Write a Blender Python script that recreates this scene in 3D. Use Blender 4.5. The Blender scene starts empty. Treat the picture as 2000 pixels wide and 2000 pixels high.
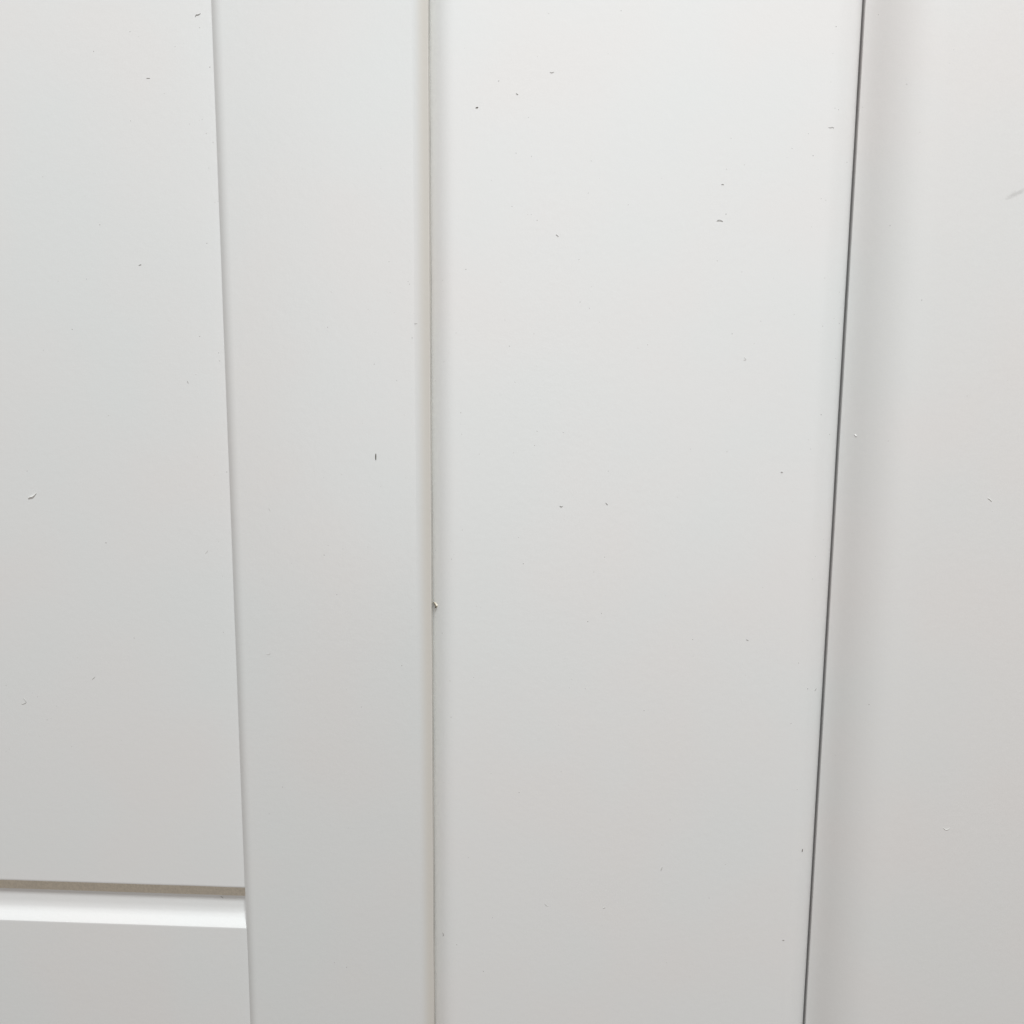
import bpy, bmesh, math, random
from mathutils import Vector, Matrix, noise

random.seed(7)
MM = 0.001
S = bpy.context.scene
C = S.collection

# ---------------------------------------------------------------- camera
CAM_DIST = 0.31
yaw, pitch, roll = 0.04630883, 0.15631353, 0.00716866
fw = Vector((-math.sin(yaw) * math.cos(pitch), math.cos(yaw) * math.cos(pitch), -math.sin(pitch)))
rt = Vector((math.cos(yaw), math.sin(yaw), 0.0))
up = rt.cross(fw)
r2 = rt * math.cos(roll) + up * math.sin(roll)
u2 = -rt * math.sin(roll) + up * math.cos(roll)
cam_data = bpy.data.cameras.new("camera")
cam = bpy.data.objects.new("camera", cam_data)
C.objects.link(cam)
m = Matrix((r2, u2, -fw)).transposed().to_4x4()
m.translation = Vector((0.0, -CAM_DIST, 0.0))
cam.matrix_world = m
cam_data.sensor_width = 36.0
cam_data.lens = 36.0 * 1926.0 / 2000.0
cam_data.clip_start = 0.01
cam_data.clip_end = 50.0
S.camera = cam

# ---------------------------------------------------------------- light
W = bpy.data.worlds.new("World")
S.world = W
W.use_nodes = True
bg = W.node_tree.nodes["Background"]
bg.inputs[0].default_value = (1.0, 0.85, 0.73, 1.0)
bg.inputs[1].default_value = 0.16

def area_light(name, loc, target, sx, sy, power, colour):
    d = bpy.data.lights.new(name, 'AREA')
    d.shape = 'RECTANGLE'; d.size = sx; d.size_y = sy
    d.energy = power; d.color = colour
    o = bpy.data.objects.new(name, d)
    C.objects.link(o)
    o.location = loc
    o.rotation_euler = (Vector(target) - Vector(loc)).to_track_quat('-Z', 'Y').to_euler()
    return o

area_light("ceiling_lamp", (0.12, -0.55, 1.20), (0.0, 0.0, -0.05), 0.22, 0.12, 21.8, (0.95, 0.985, 1.0))
area_light("front_fill_light", (0.06, -2.20, 0.16), (0.0, 0.0, 0.0), 1.5, 1.5, 12.8, (0.985, 0.99, 1.0))  # added soft frontal fill, not an actual window

S.view_settings.view_transform = 'Standard'
S.view_settings.look = 'None'
S.view_settings.exposure = 0.0
S.view_settings.gamma = 1.0

# ---------------------------------------------------------------- helpers
def tag(o, label=None, cat=None, group=None, kind=None):
    if label: o['label'] = label
    if cat: o['category'] = cat
    if group: o['group'] = group
    if kind: o['kind'] = kind
    return o

def empty(name, loc=(0, 0, 0)):
    o = bpy.data.objects.new(name, None)
    C.objects.link(o)
    o.location = loc
    o.empty_display_size = 0.02
    return o

def link_mesh(name, bm, mat, parent=None, sharp=32):
    me = bpy.data.meshes.new(name)
    bmesh.ops.recalc_face_normals(bm, faces=bm.faces)
    bm.to_mesh(me); bm.free()
    for p in me.polygons: p.use_smooth = True
    me.set_sharp_from_angle(angle=math.radians(sharp))
    me.materials.append(mat)
    o = bpy.data.objects.new(name, me)
    C.objects.link(o)
    if parent:
        o.parent = parent
        o.matrix_parent_inverse = Matrix.Translation(parent.location).inverted()
    return o

def sweep(name, prof, axis, a0, a1, n, mat, parent, wob=0.0, seed=0.0, sharp=32, only=None):
    """closed profile (mm) swept along z (axis 'z', profile x,y) or along x (axis 'x', profile y,z).
    wob: tiny hand-made waviness (mm) of the profile along the sweep."""
    full = []
    for j, (p, q) in enumerate(prof):          # support points keep the flats flat next to rounded edges
        p2, q2 = prof[(j + 1) % len(prof)]
        d = math.hypot(p2 - p, q2 - q)
        full.append((p, q))
        if d > 6.0:
            for f in (0.35 / d, 1 - 0.35 / d):
                full.append((p + (p2 - p) * f, q + (q2 - q) * f))
    prof = full
    bm = bmesh.new()
    rings = []
    for i in range(n + 1):
        t = a0 + (a1 - a0) * i / n
        w1 = noise.noise(Vector((t * 0.045, seed, 1.3))) * wob
        w2 = noise.noise(Vector((t * 0.11, seed + 9.0, 4.1))) * wob
        ring = []
        for (p, q) in prof:
            if axis == 'z':
                co = (p + w1 + w2 * 0.6, q + w2 * 0.35, t)
            else:
                co = (t, p + w2 * 0.35, q + w1 + w2 * 0.6)
            ring.append(bm.verts.new(Vector(co) * MM))
        rings.append(ring)
    k = len(prof)
    for i in range(n):
        for j in range(k):
            a, b = rings[i][j], rings[i][(j + 1) % k]
            c, d = rings[i + 1][(j + 1) % k], rings[i + 1][j]
            bm.faces.new((a, b, c, d))
    bm.faces.new(rings[0]); bm.faces.new(list(reversed(rings[-1])))
    return link_mesh(name, bm, mat, parent, sharp)

def arc(cx, cy, rx, ry, d0, d1, n):
    return [(cx + rx * math.cos(math.radians(d0 + (d1 - d0) * i / n)),
             cy + ry * math.sin(math.radians(d0 + (d1 - d0) * i / n))) for i in range(n + 1)]

# ---------------------------------------------------------------- materials
def paint(name, col, rough=0.25, spec=0.5, peel=1.25, smudge=False, feather=None):
    """satin paint: off-white, with a faint orange-peel relief, fine grain and very slight tint drift"""
    mt = bpy.data.materials.new(name)
    mt.use_nodes = True
    nt = mt.node_tree; N = nt.nodes; L = nt.links
    b = N["Principled BSDF"]
    b.inputs["Roughness"].default_value = rough
    b.inputs["Specular IOR Level"].default_value = spec
    tc = N.new("ShaderNodeTexCoord")
    def nz(scale, detail, rgh=0.5):
        n = N.new("ShaderNodeTexNoise")
        n.inputs["Scale"].default_value = scale
        n.inputs["Detail"].default_value = detail
        n.inputs["Roughness"].default_value = rgh
        L.new(tc.outputs["Object"], n.inputs["Vector"])
        return n
    # faint drift of tint: pinkish to greenish grey, over several centimetres
    drift = nz(17.0, 2.0)
    ramp = N.new("ShaderNodeValToRGB")
    e = ramp.color_ramp.elements
    e[0].position = 0.36; e[1].position = 0.64
    e[0].color = (col[0] * 1.008, col[1] * 0.993, col[2] * 0.989, 1)
    e[1].color = (col[0] * 0.989, col[1] * 1.002, col[2] * 1.003, 1)
    mid = ramp.color_ramp.elements.new(0.5)
    mid.color = (col[0], col[1], col[2], 1)
    L.new(drift.outputs["Fac"], ramp.inputs[0])
    # fine grain of pigment
    grain = nz(2600.0, 2.0)
    mr = N.new("ShaderNodeMapRange")
    mr.inputs["From Min"].default_value = 0.3; mr.inputs["From Max"].default_value = 0.7
    mr.inputs["To Min"].default_value = 0.988; mr.inputs["To Max"].default_value = 1.008
    L.new(grain.outputs["Fac"], mr.inputs["Value"])
    mul = N.new("ShaderNodeMix"); mul.data_type = 'RGBA'; mul.blend_type = 'MULTIPLY'
    mul.inputs["Factor"].default_value = 1.0
    L.new(ramp.outputs[0], mul.inputs["A"]); L.new(mr.outputs[0], mul.inputs["B"])
    out = mul.outputs["Result"]
    if smudge:
        # a faint grey rub mark, a real stain at its own place on the board
        mp = N.new("ShaderNodeMapping"); mp.vector_type = 'TEXTURE'
        mp.inputs["Location"].default_value = (0.1307, -0.0090, 0.0474)
        mp.inputs["Rotation"].default_value = (0, math.radians(-25), 0)
        mp.inputs["Scale"].default_value = (0.0050, 1.0, 0.0010)
        L.new(tc.outputs["Object"], mp.inputs["Vector"])
        ln = N.new("ShaderNodeVectorMath"); ln.operation = 'LENGTH'
        dn = nz(900.0, 3.0, 0.7)
        add = N.new("ShaderNodeMath"); add.operation = 'MULTIPLY_ADD'
        L.new(mp.outputs[0], ln.inputs[0])
        L.new(dn.outputs["Fac"], add.inputs[0]); add.inputs[1].default_value = 1.6
        L.new(ln.outputs["Value"], add.inputs[2])
        r2_ = N.new("ShaderNodeMapRange")
        r2_.inputs["From Min"].default_value = 1.05; r2_.inputs["From Max"].default_value = 1.7
        r2_.inputs["To Min"].default_value = 0.27; r2_.inputs["To Max"].default_value = 0.0
        L.new(add.outputs[0], r2_.inputs["Value"])
        mx = N.new("ShaderNodeMix"); mx.data_type = 'RGBA'
        L.new(r2_.outputs[0], mx.inputs["Factor"]); L.new(out, mx.inputs["A"])
        mx.inputs["B"].default_value = (0.30, 0.29, 0.28, 1)
        out = mx.outputs["Result"]
    if feather:
        # the bead is wiped thin towards the stile, so the cream shows only where it is thick
        sx = N.new("ShaderNodeSeparateXYZ"); L.new(tc.outputs["Object"], sx.inputs[0])
        fr = N.new("ShaderNodeMapRange"); fr.interpolation_type = 'SMOOTHSTEP'
        fr.inputs["From Min"].default_value = feather[0] * MM
        fr.inputs["From Max"].default_value = feather[1] * MM
        L.new(sx.outputs[0], fr.inputs["Value"])
        fm = N.new("ShaderNodeMix"); fm.data_type = 'RGBA'
        L.new(fr.outputs[0], fm.inputs["Factor"]); L.new(out, fm.inputs["A"])
        fm.inputs["B"].default_value = (*feather[2], 1)
        out = fm.outputs["Result"]
    L.new(out, b.inputs["Base Color"])
    # orange peel + fine spray texture
    p1 = nz(420.0, 3.0, 0.55); p2 = nz(1700.0, 2.0, 0.6)
    s = N.new("ShaderNodeMath"); s.operation = 'MULTIPLY_ADD'
    L.new(p2.outputs["Fac"], s.inputs[0]); s.inputs[1].default_value = 0.35
    L.new(p1.outputs["Fac"], s.inputs[2])
    bp = N.new("ShaderNodeBump")
    bp.inputs["Strength"].default_value = 0.5 * peel
    bp.inputs["Distance"].default_value = 0.00004
    L.new(s.outputs[0], bp.inputs["Height"])
    L.new(bp.outputs[0], b.inputs["Normal"])
    return mt

def plain(name, col, rough=0.6, var=0.2):
    mt = bpy.data.materials.new(name); mt.use_nodes = True
    nt = mt.node_tree; b = nt.nodes["Principled BSDF"]
    n = nt.nodes.new("ShaderNodeTexNoise"); n.inputs["Scale"].default_value = 1500
    tc = nt.nodes.new("ShaderNodeTexCoord"); nt.links.new(tc.outputs["Object"], n.inputs["Vector"])
    r = nt.nodes.new("ShaderNodeValToRGB")
    r.color_ramp.elements[0].position = 0.3; r.color_ramp.elements[1].position = 0.7
    r.color_ramp.elements[0].color = (col[0] * (1 - var), col[1] * (1 - var), col[2] * (1 - var), 1)
    r.color_ramp.elements[1].color = (min(1, col[0] * 1.1), min(1, col[1] * 1.1), min(1, col[2] * 1.1), 1)
    nt.links.new(n.outputs["Fac"], r.inputs[0]); nt.links.new(r.outputs[0], b.inputs["Base Color"])
    b.inputs["Roughness"].default_value = rough
    return mt

XB = -40.05                 # seam between stile and post (mm)
M_PANEL = paint("panel_paint", (0.796, 0.802, 0.797))
M_STILE = paint("stile_paint", (0.768, 0.774, 0.768))
M_POST = paint("post_paint", (0.815, 0.818, 0.812), rough=0.36)
M_WALL = paint("wall_board_paint", (0.784, 0.778, 0.768), rough=0.5, smudge=True)
M_BEAD = paint("cream_sealant", (0.768, 0.774, 0.768), rough=0.4, feather=(XB - 4.6, XB - 1.0, (0.725, 0.70, 0.65)))
M_GROOVE_SHADE = plain("groove_shade_tan", (0.67, 0.61, 0.51), 0.7, 0.06)  # warm tint of the groove's shade, put in as colour
M_BACK = plain("bare_backing_board", (0.60, 0.55, 0.49), 0.8)
M_DUST = plain("grey_dust", (0.40, 0.395, 0.385), 0.8)
M_NIB = plain("grey_paint_crumb", (0.64, 0.64, 0.62), 0.6)  # crumbs a little greyer than the paint around them
M_CURL = plain("white_plastic_shaving", (0.82, 0.82, 0.80), 0.45)
M_SLIVER = plain("dark_wood_sliver", (0.075, 0.062, 0.045), 0.7)
M_PEEL_SHADE = plain("peel_shade_brown", (0.16, 0.135, 0.10), 0.8)  # dark brown for the shade painted beside the peel
M_CREAM = plain("cream_paint_peel", (0.74, 0.68, 0.56), 0.5)

# ---------------------------------------------------------------- setting: board behind everything
bm = bmesh.new()
bmesh.ops.create_cube(bm, size=1.0)
bmesh.ops.scale(bm, vec=(0.92, 0.03, 1.30), verts=bm.verts)
bmesh.ops.translate(bm, vec=(0.0, 0.0275, -0.05), verts=bm.verts)
wall = link_mesh("wall", bm, M_BACK)
tag(wall, kind='structure')
Z0, Z1 = -620.0, 520.0      # the boards run on above and below the view
XL, XR = -440.0, 440.0

# ---------------------------------------------------------------- panelling (left): two panels, stile, bead
panelling = empty("wall_panelling", (-0.24, 0.0, -0.62))
tag(panelling, "white panelling at the left, two stacked panels parted by one level coved groove",
    "wall panelling")
XA = -104.98                # stile's left edge
# upper panel: plain, slightly set back, square lower edge
ZE = -181.05
prof = [(0.35, ZE), (0.1, ZE + 0.08), (0.0, ZE + 0.4), (0.0, Z1), (12.3, Z1), (12.3, ZE + 5), (3.1, ZE + 5), (3.1, ZE + 4.2), (1.9, ZE + 4.2), (1.9, ZE)]
sweep("upper_panel", prof, 'x', XL, XA + 10, 60, M_PANEL, panelling, wob=0.05, seed=2.0)
# lower panel: coved top edge that tucks up under the upper panel
ZF = -195.75
cove = [(2.5, ZE - 0.25), (2.5, ZE - 3.0), (2.48, ZE - 6.0), (2.42, ZE - 8.4), (2.25, ZE - 10.2), (1.85, ZE - 11.3),
        (1.2, ZE - 12.15), (0.5, ZE - 12.9), (-0.2, ZE - 13.65), (-0.75, ZE - 14.25), (-0.87, ZE - 14.42), (-0.9, ZE - 14.6)]
prof = [(12.2, ZE - 0.25)] + cove + [(-0.9, Z0), (12.2, Z0)]
sweep("lower_panel", prof, 'x', XL, XA + 10, 60, M_PANEL, panelling, wob=0.05, seed=5.0, sharp=25)
# added tan strip that paints the brown shade under the upper panel's edge
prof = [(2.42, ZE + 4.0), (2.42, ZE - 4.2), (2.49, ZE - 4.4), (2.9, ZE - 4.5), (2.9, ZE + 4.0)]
sweep("groove_shade_strip", prof, 'x', XL, XA + 10, 60, M_GROOVE_SHADE, panelling, wob=0.04, seed=5.5)
# stile with a softly rounded left arris
prof = [(XA, 2.8)] + [(XA + 3.4 - 3.4 * t, -2.2 + 1.35 * t ** 2.3) for t in [1.0, .92, .84, .76, .68, .6, .52, .44, .36, .28, .2, .1, 0.0]] + \
       [(XB - 4.5, -2.2), (XB, -2.14), (XB, 2.8)]
sweep("stile", prof, 'z', Z0, Z1, 110, M_STILE, panelling, wob=0.05, seed=8.0)
# thin cream bead of sealant feathered over the stile's right edge
prof = [(XB - 5.0, -2.185)] + [(XB - 5.0 + 4.9 * t, -2.2 - 0.8 * t ** 1.8) for t in [0.1, .2, .3, .4, .5, .6, .7, .8, .9, 1.0]] + \
       [(XB + 0.05, -2.95), (XB + 0.05, 1.5), (XB - 0.02, 1.5), (XB - 0.02, -2.1)]
sweep("sealant_bead", prof, 'z', Z0, Z1, 110, M_BEAD, panelling, wob=0.06, seed=8.0)

# ---------------------------------------------------------------- post
XC = 87.22
post = empty("door_post", (0.0234, 0.0, -0.62))
tag(post, "broad white painted flat post with softly rounded long edges,",
    "post")
prof = [(XB + 0.07, 12.4), (XB + 0.07, 1.7)] + [(XB + 0.07 + 9.0 - 9.0 * t, -2.7 + 4.2 * t ** 3.2) for t in [1 - i / 30 for i in range(31)]] + \
       [(XC - 9.0 + 9.0 * t, -2.7 + 6.0 * t ** 2.6) for t in [i / 30 for i in range(31)]] + [(XC, 12.4)]
sweep("post_face", prof, 'z', Z0, Z1, 110, M_POST, post, wob=0.05, seed=12.0)

# ---------------------------------------------------------------- right board
right = empty("wall_board", (0.26, 0.0, -0.62))
tag(right, "warm white painted board at the right edge, falling away softly towards the dark gap beside the post",
    "wall board")
XG = XC + 0.66
soft = []
for i in range(41):
    t = i / 40.0
    # wide soft arris: steady slope near the gap that eases out to flat
    x = XG + 0.1 + 22.0 * t
    soft.append((x, 11.0 * (1 - t) ** 2.4 - 9.0))
prof = [(XG, 12.4), (XG, 2.15)] + soft + [(XR, -9.0), (XR, 12.4)]
sweep("board_face", prof, 'z', Z0, Z1, 110, M_WALL, right, wob=0.04, seed=16.0)

# ---------------------------------------------------------------- specks dried into the paint
DOTS = {
    "upper": [(-116.94,91.5),(-130.54,95.81),(-142.05,90.36),(-120.89,78.21),(-131.77,70.25),(-113.54,69.3),(-110.49,70.33),(-109.53,70.62),(-106.54,85.61),(-108.43,66.6),(-106.48,63.91),(-108.06,56.42),(-160.24,53.92),(-147.49,48.27),(-143.16,39.54),(-106.56,46.29),(-105.59,46.59),(-109.63,34.04),(-157.46,22.41),(-148.39,23.06),(-153.97,7.56),(-163.7,0.95),(-107.04,-2.02),(-114.77,-6.24),(-143.8,-19.45),(-106.1,-37.26),(-115.41,-32.43),(-113.11,5.58),(-110.15,-38.31),(-107.26,0.53),(-177.13,-41.0),(-171.78,-37.76),(-114.23,92.5),(-109.2,96.81),(-147.06,-61.0),(-109.68,-60.06),(-108.77,-71.44),(-139.4,-92.98),(-173.69,-114.15),(-167.38,-117.23),(-170.89,-122.19),(-184.79,-132.92),(-163.0,-131.43),(-185.92,-133.69),(-166.36,-133.89),(-111.51,-106.1),(-173.78,-128.25),(-184.18,-110.45),(-175.36,-112.75),(-158.91,-100.08),(-145.72,-128.79),(-109.34,-90.43)],
    "stile": [(-46.14,28.9),(-52.45,28.43),(-46.67,22.49),(-46.21,21.72),(-52.24,19.24),(-50.89,13.22),(-71.87,8.6),(-77.14,-36.48),(-55.92,-40.95),(-43.67,-18.01),(-50.48,-7.59),(-61.48,-21.08),(-48.18,-18.22),(-59.15,14.11),(-57.48,-2.59),(-70.52,19.32),(-47.89,-38.07),(-57.02,7.13),(-44.86,12.94),(-68.3,-37.19),(-74.23,-38.41),(-45.56,5.48),(-73.23,-60.23),(-68.45,-61.32),(-60.32,-60.52),(-85.37,-66.31),(-70.75,-76.37),(-94.43,-77.66),(-49.84,-99.78),(-63.38,-114.24),(-75.54,-117.9),(-74.63,-63.44),(-68.32,-63.33),(-87.39,-55.28),(-46.48,-80.83),(-42.23,-67.25),(-90.47,-142.84),(-91.33,-148.51),(-95.28,-152.47),(-74.34,-206.36),(-70.1,-207.92),(-68.6,-156.79)],
    "post": [(-36.05,22.94),(-35.67,-1.64),(-31.84,7.11),(-24.88,7.77),(-38.56,-7.64),(-35.9,19.58),(-29.98,-54.47),(-32.61,-62.47),(-33.43,-63.98),(-25.38,-79.28),(-39.01,-61.74),(-26.35,-103.07),(-33.73,-116.84),(-36.65,-88.68),(-34.04,-104.46),(-20.55,-135.96),(-36.18,-139.8),(-32.02,-197.75),(-19.84,-187.32),(-28.0,-165.89),(-22.91,-207.29),(-7.67,87.28),(13.03,87.85),(-10.21,70.22),(49.7,64.1),(53.91,56.56),(49.07,42.49),(-10.1,42.31),(-9.02,42.31),(-7.3,40.67),(7.94,48.54),(19.94,45.14),(-2.1,54.45),(-25.61,73.03),(47.67,51.02),(48.7,55.4),(-13.79,60.04),(-9.19,59.15),(-4.51,99.11),(16.48,99.63),(-19.1,80.49),(-21.11,52.26),(-14.9,44.69),(8.68,57.8),(-29.27,89.69),(5.53,29.14),(9.4,21.13),(6.06,16.55),(8.9,14.73),(-7.87,6.95),(52.35,7.31),(59.1,4.44),(60.8,11.17),(12.1,10.6),(26.9,3.92),(-13.58,-7.74),(-13.89,-29.67),(41.07,-27.91),(52.27,-28.58),(-6.6,-22.87),(-7.35,-27.35),(47.03,28.95),(54.49,25.67),(23.97,2.82),(15.76,-35.1),(1.53,-23.26),(-30.44,-17.38),(-30.44,-20.88),(-30.12,-24.08),(-16.86,11.06),(-15.4,3.18),(-24.65,-30.28),(-28.83,26.17),(-12.07,-56.5),(15.24,-62.5),(-10.53,-65.09),(44.22,-94.46),(61.04,-100.21),(5.54,-102.85),(9.9,-106.03),(1.47,-118.58),(60.83,-58.78),(6.31,-99.4),(29.06,-113.01),(14.66,-80.86),(10.3,-83.65),(43.86,-88.87),(2.26,-50.53),(11.94,-67.36),(65.23,-71.38),(2.54,-134.6),(5.15,-172.33),(17.66,-182.44),(52.42,-177.7),(39.09,-201.66),(38.66,-150.34),(17.11,-188.79),(57.33,-165.47),(-11.2,-142.31),(36.25,-159.25),(79.47,72.45),(80.53,72.02),(72.16,65.33),(67.61,61.17),(73.83,59.13),(76.89,46.91),(74.47,38.82),(68.33,32.14),(78.48,94.82),(78.02,87.57),(77.88,79.69),(66.25,58.57),(78.26,46.47),(84.33,57.66),(79.22,23.95),(84.3,19.92),(85.02,15.39),(84.99,10.7),(82.93,12.05),(77.72,-27.49),(76.95,-24.66),(70.66,13.2),(84.38,0.16),(80.41,-16.93),(83.7,-23.01),(79.4,9.75),(81.11,-61.23),(78.59,-88.82),(77.68,-95.93),(81.04,-104.53),(76.28,-116.16),(83.68,-56.13),(85.03,-57.73),(80.55,-68.46),(79.39,-138.62)],
    "right": [(88.59,73.62),(87.36,79.28),(110.04,86.51),(102.5,64.45),(90.81,98.5),(96.59,38.81),(98.43,77.96),(99.64,-24.38),(106.12,17.25),(131.49,-45.06),(121.24,-10.55),(91.46,-126.92),(87.67,-91.73),(99.22,-107.58)],
}
PARENT = {"upper": panelling, "lower": panelling, "stile": panelling, "post": post, "right": right}

def face_y(b, x):
    """depth (mm) of the painted face at x"""
    if b == "upper": return 0.0
    if b == "lower": return -0.9
    if b == "stile": return -2.2
    if b == "cove": return 2.4
    if b == "post":
        l = XB + 0.07; y = -2.7
        if x < l + 9.0:
            k = (l + 9.0 - x) / 9.0; y = -2.7 + 4.2 * min(1, k) ** 3.2
        if x > XC - 9.0:
            k = min(1, (x - XC + 9.0) / 9.0); y = -2.7 + 6.0 * k ** 2.6
        return y
    t = min(1, max(0, (x - XG - 0.1) / 22.0))
    return 11.0 * (1 - t) ** 2.4 - 9.0

def nib(bm, x, y, z, r, h):
    ang = random.uniform(0, 3.14); st = random.uniform(1.0, 1.7); n = 7
    rings = []
    for k, (rr, hh) in enumerate(((1.0, 0.02), (0.7, 0.7))):
        ring = []
        for i in range(n):
            a = 2 * math.pi * i / n
            q = r * rr * random.uniform(0.85, 1.15)
            dx, dz = q * math.cos(a) * st, q * math.sin(a)
            ring.append(bm.verts.new(Vector((x + dx * math.cos(ang) - dz * math.sin(ang), y - h * hh,
                                             z + dx * math.sin(ang) + dz * math.cos(ang))) * MM))
        rings.append(ring)
    top = bm.verts.new(Vector((x, y - h, z)) * MM)
    for i in range(n):
        j = (i + 1) % n
        bm.faces.new((rings[0][i], rings[0][j], rings[1][j], rings[1][i]))
        bm.faces.new((rings[1][i], rings[1][j], top))

for b, pts in DOTS.items():
    bmd = bmesh.new(); bml = bmesh.new()
    for i, (x, z) in enumerate(pts):
        if XC - 0.4 < x < XG + 0.4:      # nothing bridges the open gap
            continue
        y = face_y(b, x)
        strong = random.random() < 0.42
        nib(bmd if strong else bml, x, y + 0.01, z, random.uniform(0.09, 0.15), random.uniform(0.03, 0.07))
    # paler, hardly visible crumbs scattered between
    xr = {"upper": (-200, -107), "lower": (-200, -107), "stile": (-100, -45), "post": (-34, 80), "right": (104, 170)}[b]
    for i in range({"upper": 40, "lower": 5, "stile": 45, "post": 60, "right": 15}[b]):
        x = random.uniform(*xr); z = random.uniform(-178, 120)
        if b == "lower": z = random.uniform(-240, -199)
        nib(bml, x, face_y(b, x) + 0.01, z, random.uniform(0.05, 0.09), random.uniform(0.03, 0.05))
    if len(bmd.verts):
        o = link_mesh("dust_specks", bmd, M_DUST, PARENT[b]); tag(o, kind='stuff')
    else: bmd.free()
    o = link_mesh("paint_nibs", bml, M_NIB, PARENT[b]); tag(o, kind='stuff')

# ---------------------------------------------------------------- larger shavings, fibres and slivers
CURLS = {
    "curl_upper": ("upper", [(-110.47,99.84),(-110.05,100.41),(-109.43,100.48),(-108.71,100.83)]),
    "dash1": ("upper", [(-126.2,82.5),(-125.73,82.56),(-125.1,82.5)]),
    "whitecurl": ("upper", [(-172.08,-46.73),(-171.19,-46.21),(-170.32,-45.95),(-169.22,-44.92)]),
    "comma": ("upper", [(-131.49,27.33),(-130.66,27.57)]),
    "fibre_diag1": ("upper", [(-114.23,-64.03),(-113.7,-63.51),(-113.34,-63.0)]),
    "fibre_diag2": ("upper", [(-154.49,-107.62),(-153.93,-107.07),(-153.37,-106.52)]),
    "ring": ("upper", [(-179.34,-116.71),(-178.64,-116.7),(-177.71,-116.13),(-178.01,-115.33),(-178.5,-114.8)]),
    "tick": ("upper", [(-117.66,-8.35),(-117.37,-9.15)]),
    "groovefibre": ("cove", [(-114.79,-185.83),(-113.92,-186.47)]),
    "sliver": ("stile", [(-57.41,-30.55),(-57.42,-31.52),(-57.44,-32.57)]),
    "diag3": ("stile", [(-92.16,-48.37),(-91.61,-49.35)]),
    "hdash": ("stile", [(-44.88,9.77),(-43.77,9.85)]),
    "arcB": ("stile", [(-94.38,-96.94),(-93.7,-96.93),(-93.17,-96.48)]),
    "chevron": ("post", [(-39.51,-79.04),(-38.52,-79.78),(-38.77,-80.64)]),
    "arcsmall": ("post", [(-36.99,-194.15),(-36.55,-194.7),(-36.91,-195.47)]),
    "wave": ("post", [(-4.0,82.84),(-3.39,82.69),(-2.79,82.9)]),
    "bold": ("post", [(-25.92,72.96),(-25.15,73.1)]),
    "diag4": ("post", [(-13.92,77.02),(-13.31,76.58)]),
    "arch": ("post", [(46.43,40.42),(46.87,40.75),(47.48,40.72),(48.25,40.35)]),
    "diag5": ("post", [(-1.54,36.49),(-0.76,35.89)]),
    "peak": ("post", [(47.38,50.87),(47.67,51.05),(48.13,50.87)]),
    "vee": ("post", [(56.08,-0.51),(56.85,-0.43),(56.28,0.26)]),
    "smile": ("post", [(0.75,-46.31),(1.24,-46.54),(1.72,-46.37)]),
    "diag6": ("post", [(15.18,-45.13),(15.84,-45.77)]),
    "dash2": ("post", [(60.77,-88.52),(61.51,-88.84)]),
    "thick": ("post", [(36.11,-168.36),(36.57,-167.06)]),
    "diag7": ("post", [(-2.27,-181.56),(-1.74,-182.19),(-1.05,-182.54)]),
    "short8": ("post", [(17.32,-182.63),(18.0,-182.24)]),
    "scratch": ("post", [(77.85,67.03),(78.45,66.96),(79.03,67.1),(79.5,66.81)]),
    "whitenib": ("right", [(91.2,-22.91),(91.7,-23.45)]),
    "dash9": ("post", [(69.03,-34.75),(69.65,-34.74)]),
    "wcurl2": ("right", [(129.67,-41.18),(130.3,-41.48),(130.96,-42.17)]),
    "vert10": ("post", [(82.44,-159.67),(82.27,-160.67)]),
    "dash11": ("post", [(77.23,-191.92),(77.91,-191.96)]),
    "warc": ("right", [(124.3,-147.31),(124.99,-147.9),(125.79,-147.88),(126.39,-147.34)]),
    "end12": ("post", [(83.68,-105.49),(84.29,-104.88)]),
}

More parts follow.
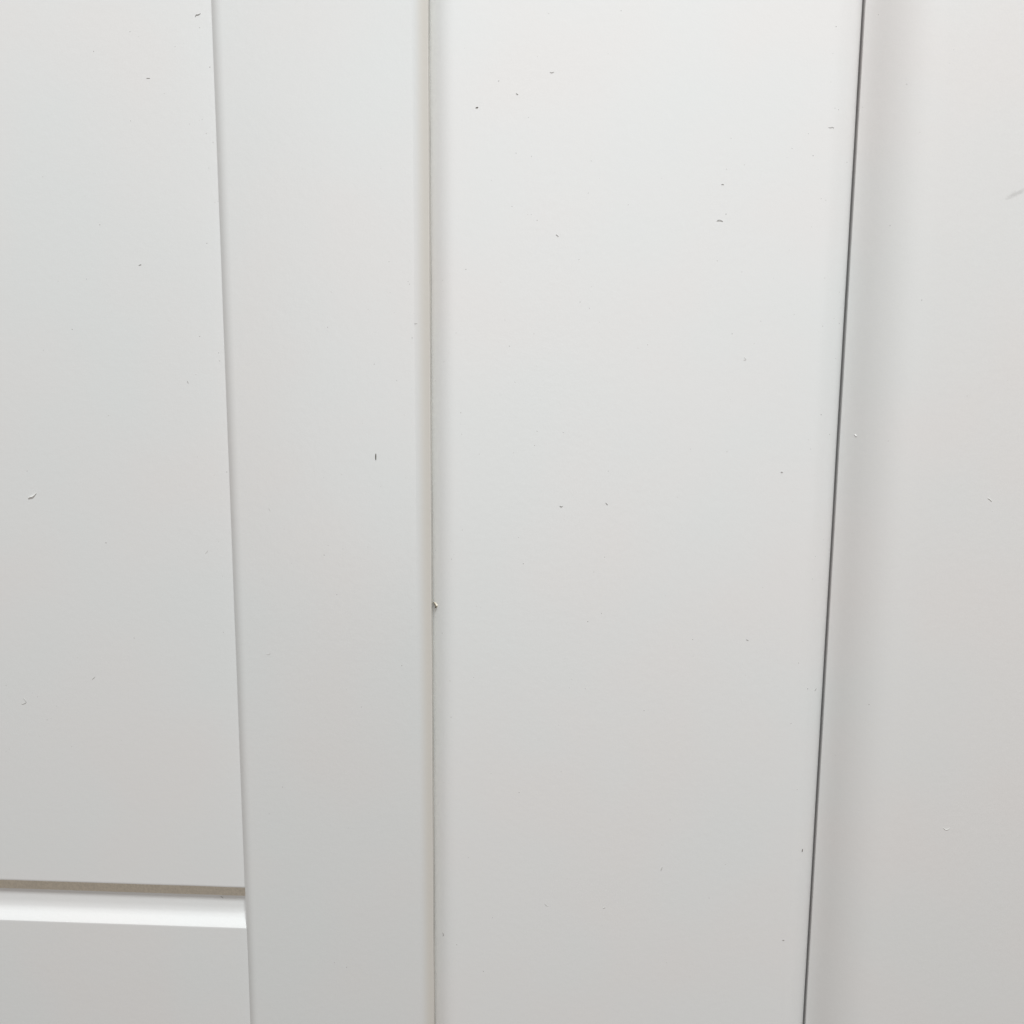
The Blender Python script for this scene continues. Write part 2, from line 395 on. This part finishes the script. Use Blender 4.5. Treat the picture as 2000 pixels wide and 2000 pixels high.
def strand(name, pts, b, width, height, mat, lift=0.0, taper=True):
    """a little shaving: a tapered rounded ribbon through the points, lying on the face"""
    # resample as Catmull-Rom
    P = [Vector((x, 0, z)) for x, z in pts]
    Q = [P[0] * 2 - P[1]] + P + [P[-1] * 2 - P[-2]]
    path = []
    for i in range(1, len(Q) - 2):
        for k in range(5):
            t = k / 5.0
            a, b_, c, d = Q[i - 1], Q[i], Q[i + 1], Q[i + 2]
            path.append(0.5 * ((2 * b_) + (c - a) * t + (2 * a - 5 * b_ + 4 * c - d) * t * t + (3 * b_ - a - 3 * c + d) * t ** 3))
    path.append(P[-1])
    cen = sum(path, Vector()) / len(path)
    yb = face_y(b, cen.x)
    base = Vector((cen.x, yb, cen.z))
    bm = bmesh.new(); rings = []; n = len(path); ns = 8
    for i, p in enumerate(path):
        tdir = (path[min(n - 1, i + 1)] - path[max(0, i - 1)]).normalized()
        side = tdir.cross(Vector((0, -1, 0))).normalized()
        f = i / (n - 1)
        w = 1.0 if not taper else (0.25 + 0.75 * math.sin(math.pi * min(1, max(0, 0.08 + 0.84 * f))) ** 0.6)
        yy = face_y(b, p.x) - yb - lift * math.sin(math.pi * f)
        ring = []
        for k in range(ns):
            a = 2 * math.pi * k / ns
            off = side * (math.cos(a) * width * 0.44 * w) + Vector((0, -1, 0)) * ((math.sin(a) * 0.5 + 0.42) * height * w)
            ring.append(bm.verts.new((Vector((p.x - cen.x, yy, p.z - cen.z)) + off) * MM))
        rings.append(ring)
    for i in range(n - 1):
        for k in range(ns):
            bm.faces.new((rings[i][k], rings[i][(k + 1) % ns], rings[i + 1][(k + 1) % ns], rings[i + 1][k]))
    bm.faces.new(rings[0]); bm.faces.new(list(reversed(rings[-1])))
    o = link_mesh(name, bm, mat, None, 60)
    o.location = base * MM
    return o

G = "tiny shavings and fibres stuck to the painted boards"
INFO = [
 # key, name, width, height, material, lift, category, label
 ("curl_upper", "fibre", 0.24, 0.12, M_DUST, 0.05, "fibre", "wavy grey fibre near the top of the upper panel, beside the stile"),
 ("dash1", "fibre", 0.20, 0.10, M_DUST, 0.0, "fibre", "short level grey dash high on the upper panel, left of the wavy fibre"),
 ("whitecurl", "shaving", 0.42, 0.26, M_CURL, 0.10, "shaving", "kinked white shaving with a dark shadow at the far left of the upper panel"),
 ("comma", "crumb", 0.26, 0.14, M_DUST, 0.0, "crumb", "comma shaped grey crumb on the upper panel, above and right of the kinked white shaving"),
 ("fibre_diag1", "fibre", 0.20, 0.10, M_NIB, 0.0, "fibre", "faint slanting fibre on the upper panel near the stile, below mid height"),
 ("fibre_diag2", "fibre", 0.28, 0.12, M_NIB, 0.0, "fibre", "faint slanting fleck low in the middle of the upper panel"),
 ("ring", "paint_curl", 0.24, 0.14, M_NIB, 0.0, "paint curl", "pale hook shaped paint curl low at the far left of the upper panel"),
 ("tick", "fibre", 0.22, 0.10, M_DUST, 0.0, "fibre", "tiny upright tick on the upper panel close to the stile, above mid height"),
 ("groovefibre", "fibre", 0.24, 0.12, M_DUST, 0.0, "fibre", "small slanting fibre lying in the horizontal groove near the stile"),
 ("sliver", "wood_sliver", 0.40, 0.22, M_SLIVER, 0.0, "sliver", "dark brown upright sliver stuck to the stile, darkest mark in the picture"),
 ("diag3", "fibre", 0.22, 0.10, M_NIB, 0.0, "fibre", "faint slanting fibre near the left edge of the stile at mid height"),
 ("hdash", "fibre", 0.18, 0.10, M_DUST, 0.0, "fibre", "thin level fibre on the stile beside the cream bead, above mid height"),
 ("arcB", "fibre", 0.20, 0.10, M_NIB, 0.0, "fibre", "faint upturned arc on the left side of the stile, below mid height"),
 ("chevron", "paint_peel", 0.66, 0.36, M_CREAM, 0.15, "paint peel", "cream bent peel of paint sticking out of the seam between stile and post"),
 ("arcsmall", "fibre", 0.26, 0.14, M_DUST, 0.0, "fibre", "small dark crescent low on the post close to its left seam"),
 ("wave", "fibre", 0.20, 0.10, M_DUST, 0.0, "fibre", "shallow grey wave high on the left half of the post"),
 ("bold", "crumb", 0.32, 0.16, M_SLIVER, 0.0, "crumb", "bold black crumb high on the post near its left edge"),
 ("diag4", "crumb", 0.26, 0.14, M_DUST, 0.0, "crumb", "short slanting crumb on the post just below and left of the shallow wave"),
 ("arch", "fibre", 0.22, 0.12, M_DUST, 0.1, "fibre", "arched grey hair on the right half of the post, upper part"),
 ("diag5", "crumb", 0.24, 0.12, M_DUST, 0.0, "crumb", "slanting crumb on the left half of the post, level with the arched hair"),
 ("peak", "crumb", 0.24, 0.12, M_DUST, 0.0, "crumb", "small roof shaped crumb on the post above the arched hair"),
 ("vee", "paint_curl", 0.18, 0.10, M_NIB, 0.0, "paint curl", "faint sideways vee on the right half of the post, above mid height"),
 ("smile", "crumb", 0.30, 0.16, M_DUST, 0.0, "crumb", "dark upturned crumb at the centre of the post, mid height"),
 ("diag6", "crumb", 0.26, 0.14, M_DUST, 0.0, "crumb", "slanting grey crumb just right of the dark upturned crumb at mid post"),
 ("dash2", "crumb", 0.24, 0.12, M_DUST, 0.0, "crumb", "tilted dash on the right half of the post, below mid height"),
 ("thick", "paint_curl", 0.40, 0.14, M_NIB, 0.0, "paint curl", "thick pale slanting curl low on the right half of the post"),
 ("diag7", "fibre", 0.20, 0.10, M_NIB, 0.0, "fibre", "faint bent fibre low on the left half of the post"),
 ("short8", "crumb", 0.28, 0.14, M_NIB, 0.0, "crumb", "short pale crumb low at the centre of the post, right of the faint bent fibre"),
 ("scratch", "fibre", 0.16, 0.10, M_DUST, 0.0, "fibre", "ragged level hair near the top right edge of the post"),
 ("whitenib", "crumb", 0.34, 0.20, M_CURL, 0.0, "crumb", "white crumb in the shaded edge of the right board, just past the gap"),
 ("dash9", "crumb", 0.32, 0.18, M_DUST, 0.0, "crumb", "dark level crumb near the right edge of the post, mid height"),
 ("wcurl2", "shaving", 0.32, 0.14, M_CURL, 0.0, "shaving", "white curled shaving on the right board near the picture's right edge, mid height"),
 ("vert10", "crumb", 0.30, 0.16, M_SLIVER, 0.0, "crumb", "dark upright crumb low on the post beside its right edge"),
 ("dash11", "crumb", 0.30, 0.16, M_DUST, 0.0, "crumb", "grey level crumb at the foot of the post near its right edge"),
 ("warc", "shaving", 0.30, 0.12, M_CURL, 0.0, "shaving", "white upturned arc shaving low on the right board"),
 ("end12", "crumb", 0.26, 0.14, M_DUST, 0.0, "crumb", "slanting crumb on the rounded right edge of the post, below mid height"),
]
for key, name, w, h, mat, lift, cat, label in INFO:
    b, pts = CURLS[key]
    o = strand(name, pts, b, w, h, mat, lift)
    if key == "chevron":        # dark strand added as the peel's painted shadow side, along its lower left
        q = strand("peel_shade", [(x - 0.30, z - 0.20) for x, z in pts], b, 0.56, 0.50, M_PEEL_SHADE, 0.3, taper=True)
        q.parent = o; q.matrix_parent_inverse = Matrix.Translation(o.location).inverted()
    if b == "cove":
        o.location.y = 0.0024
    tag(o, label, cat, G)
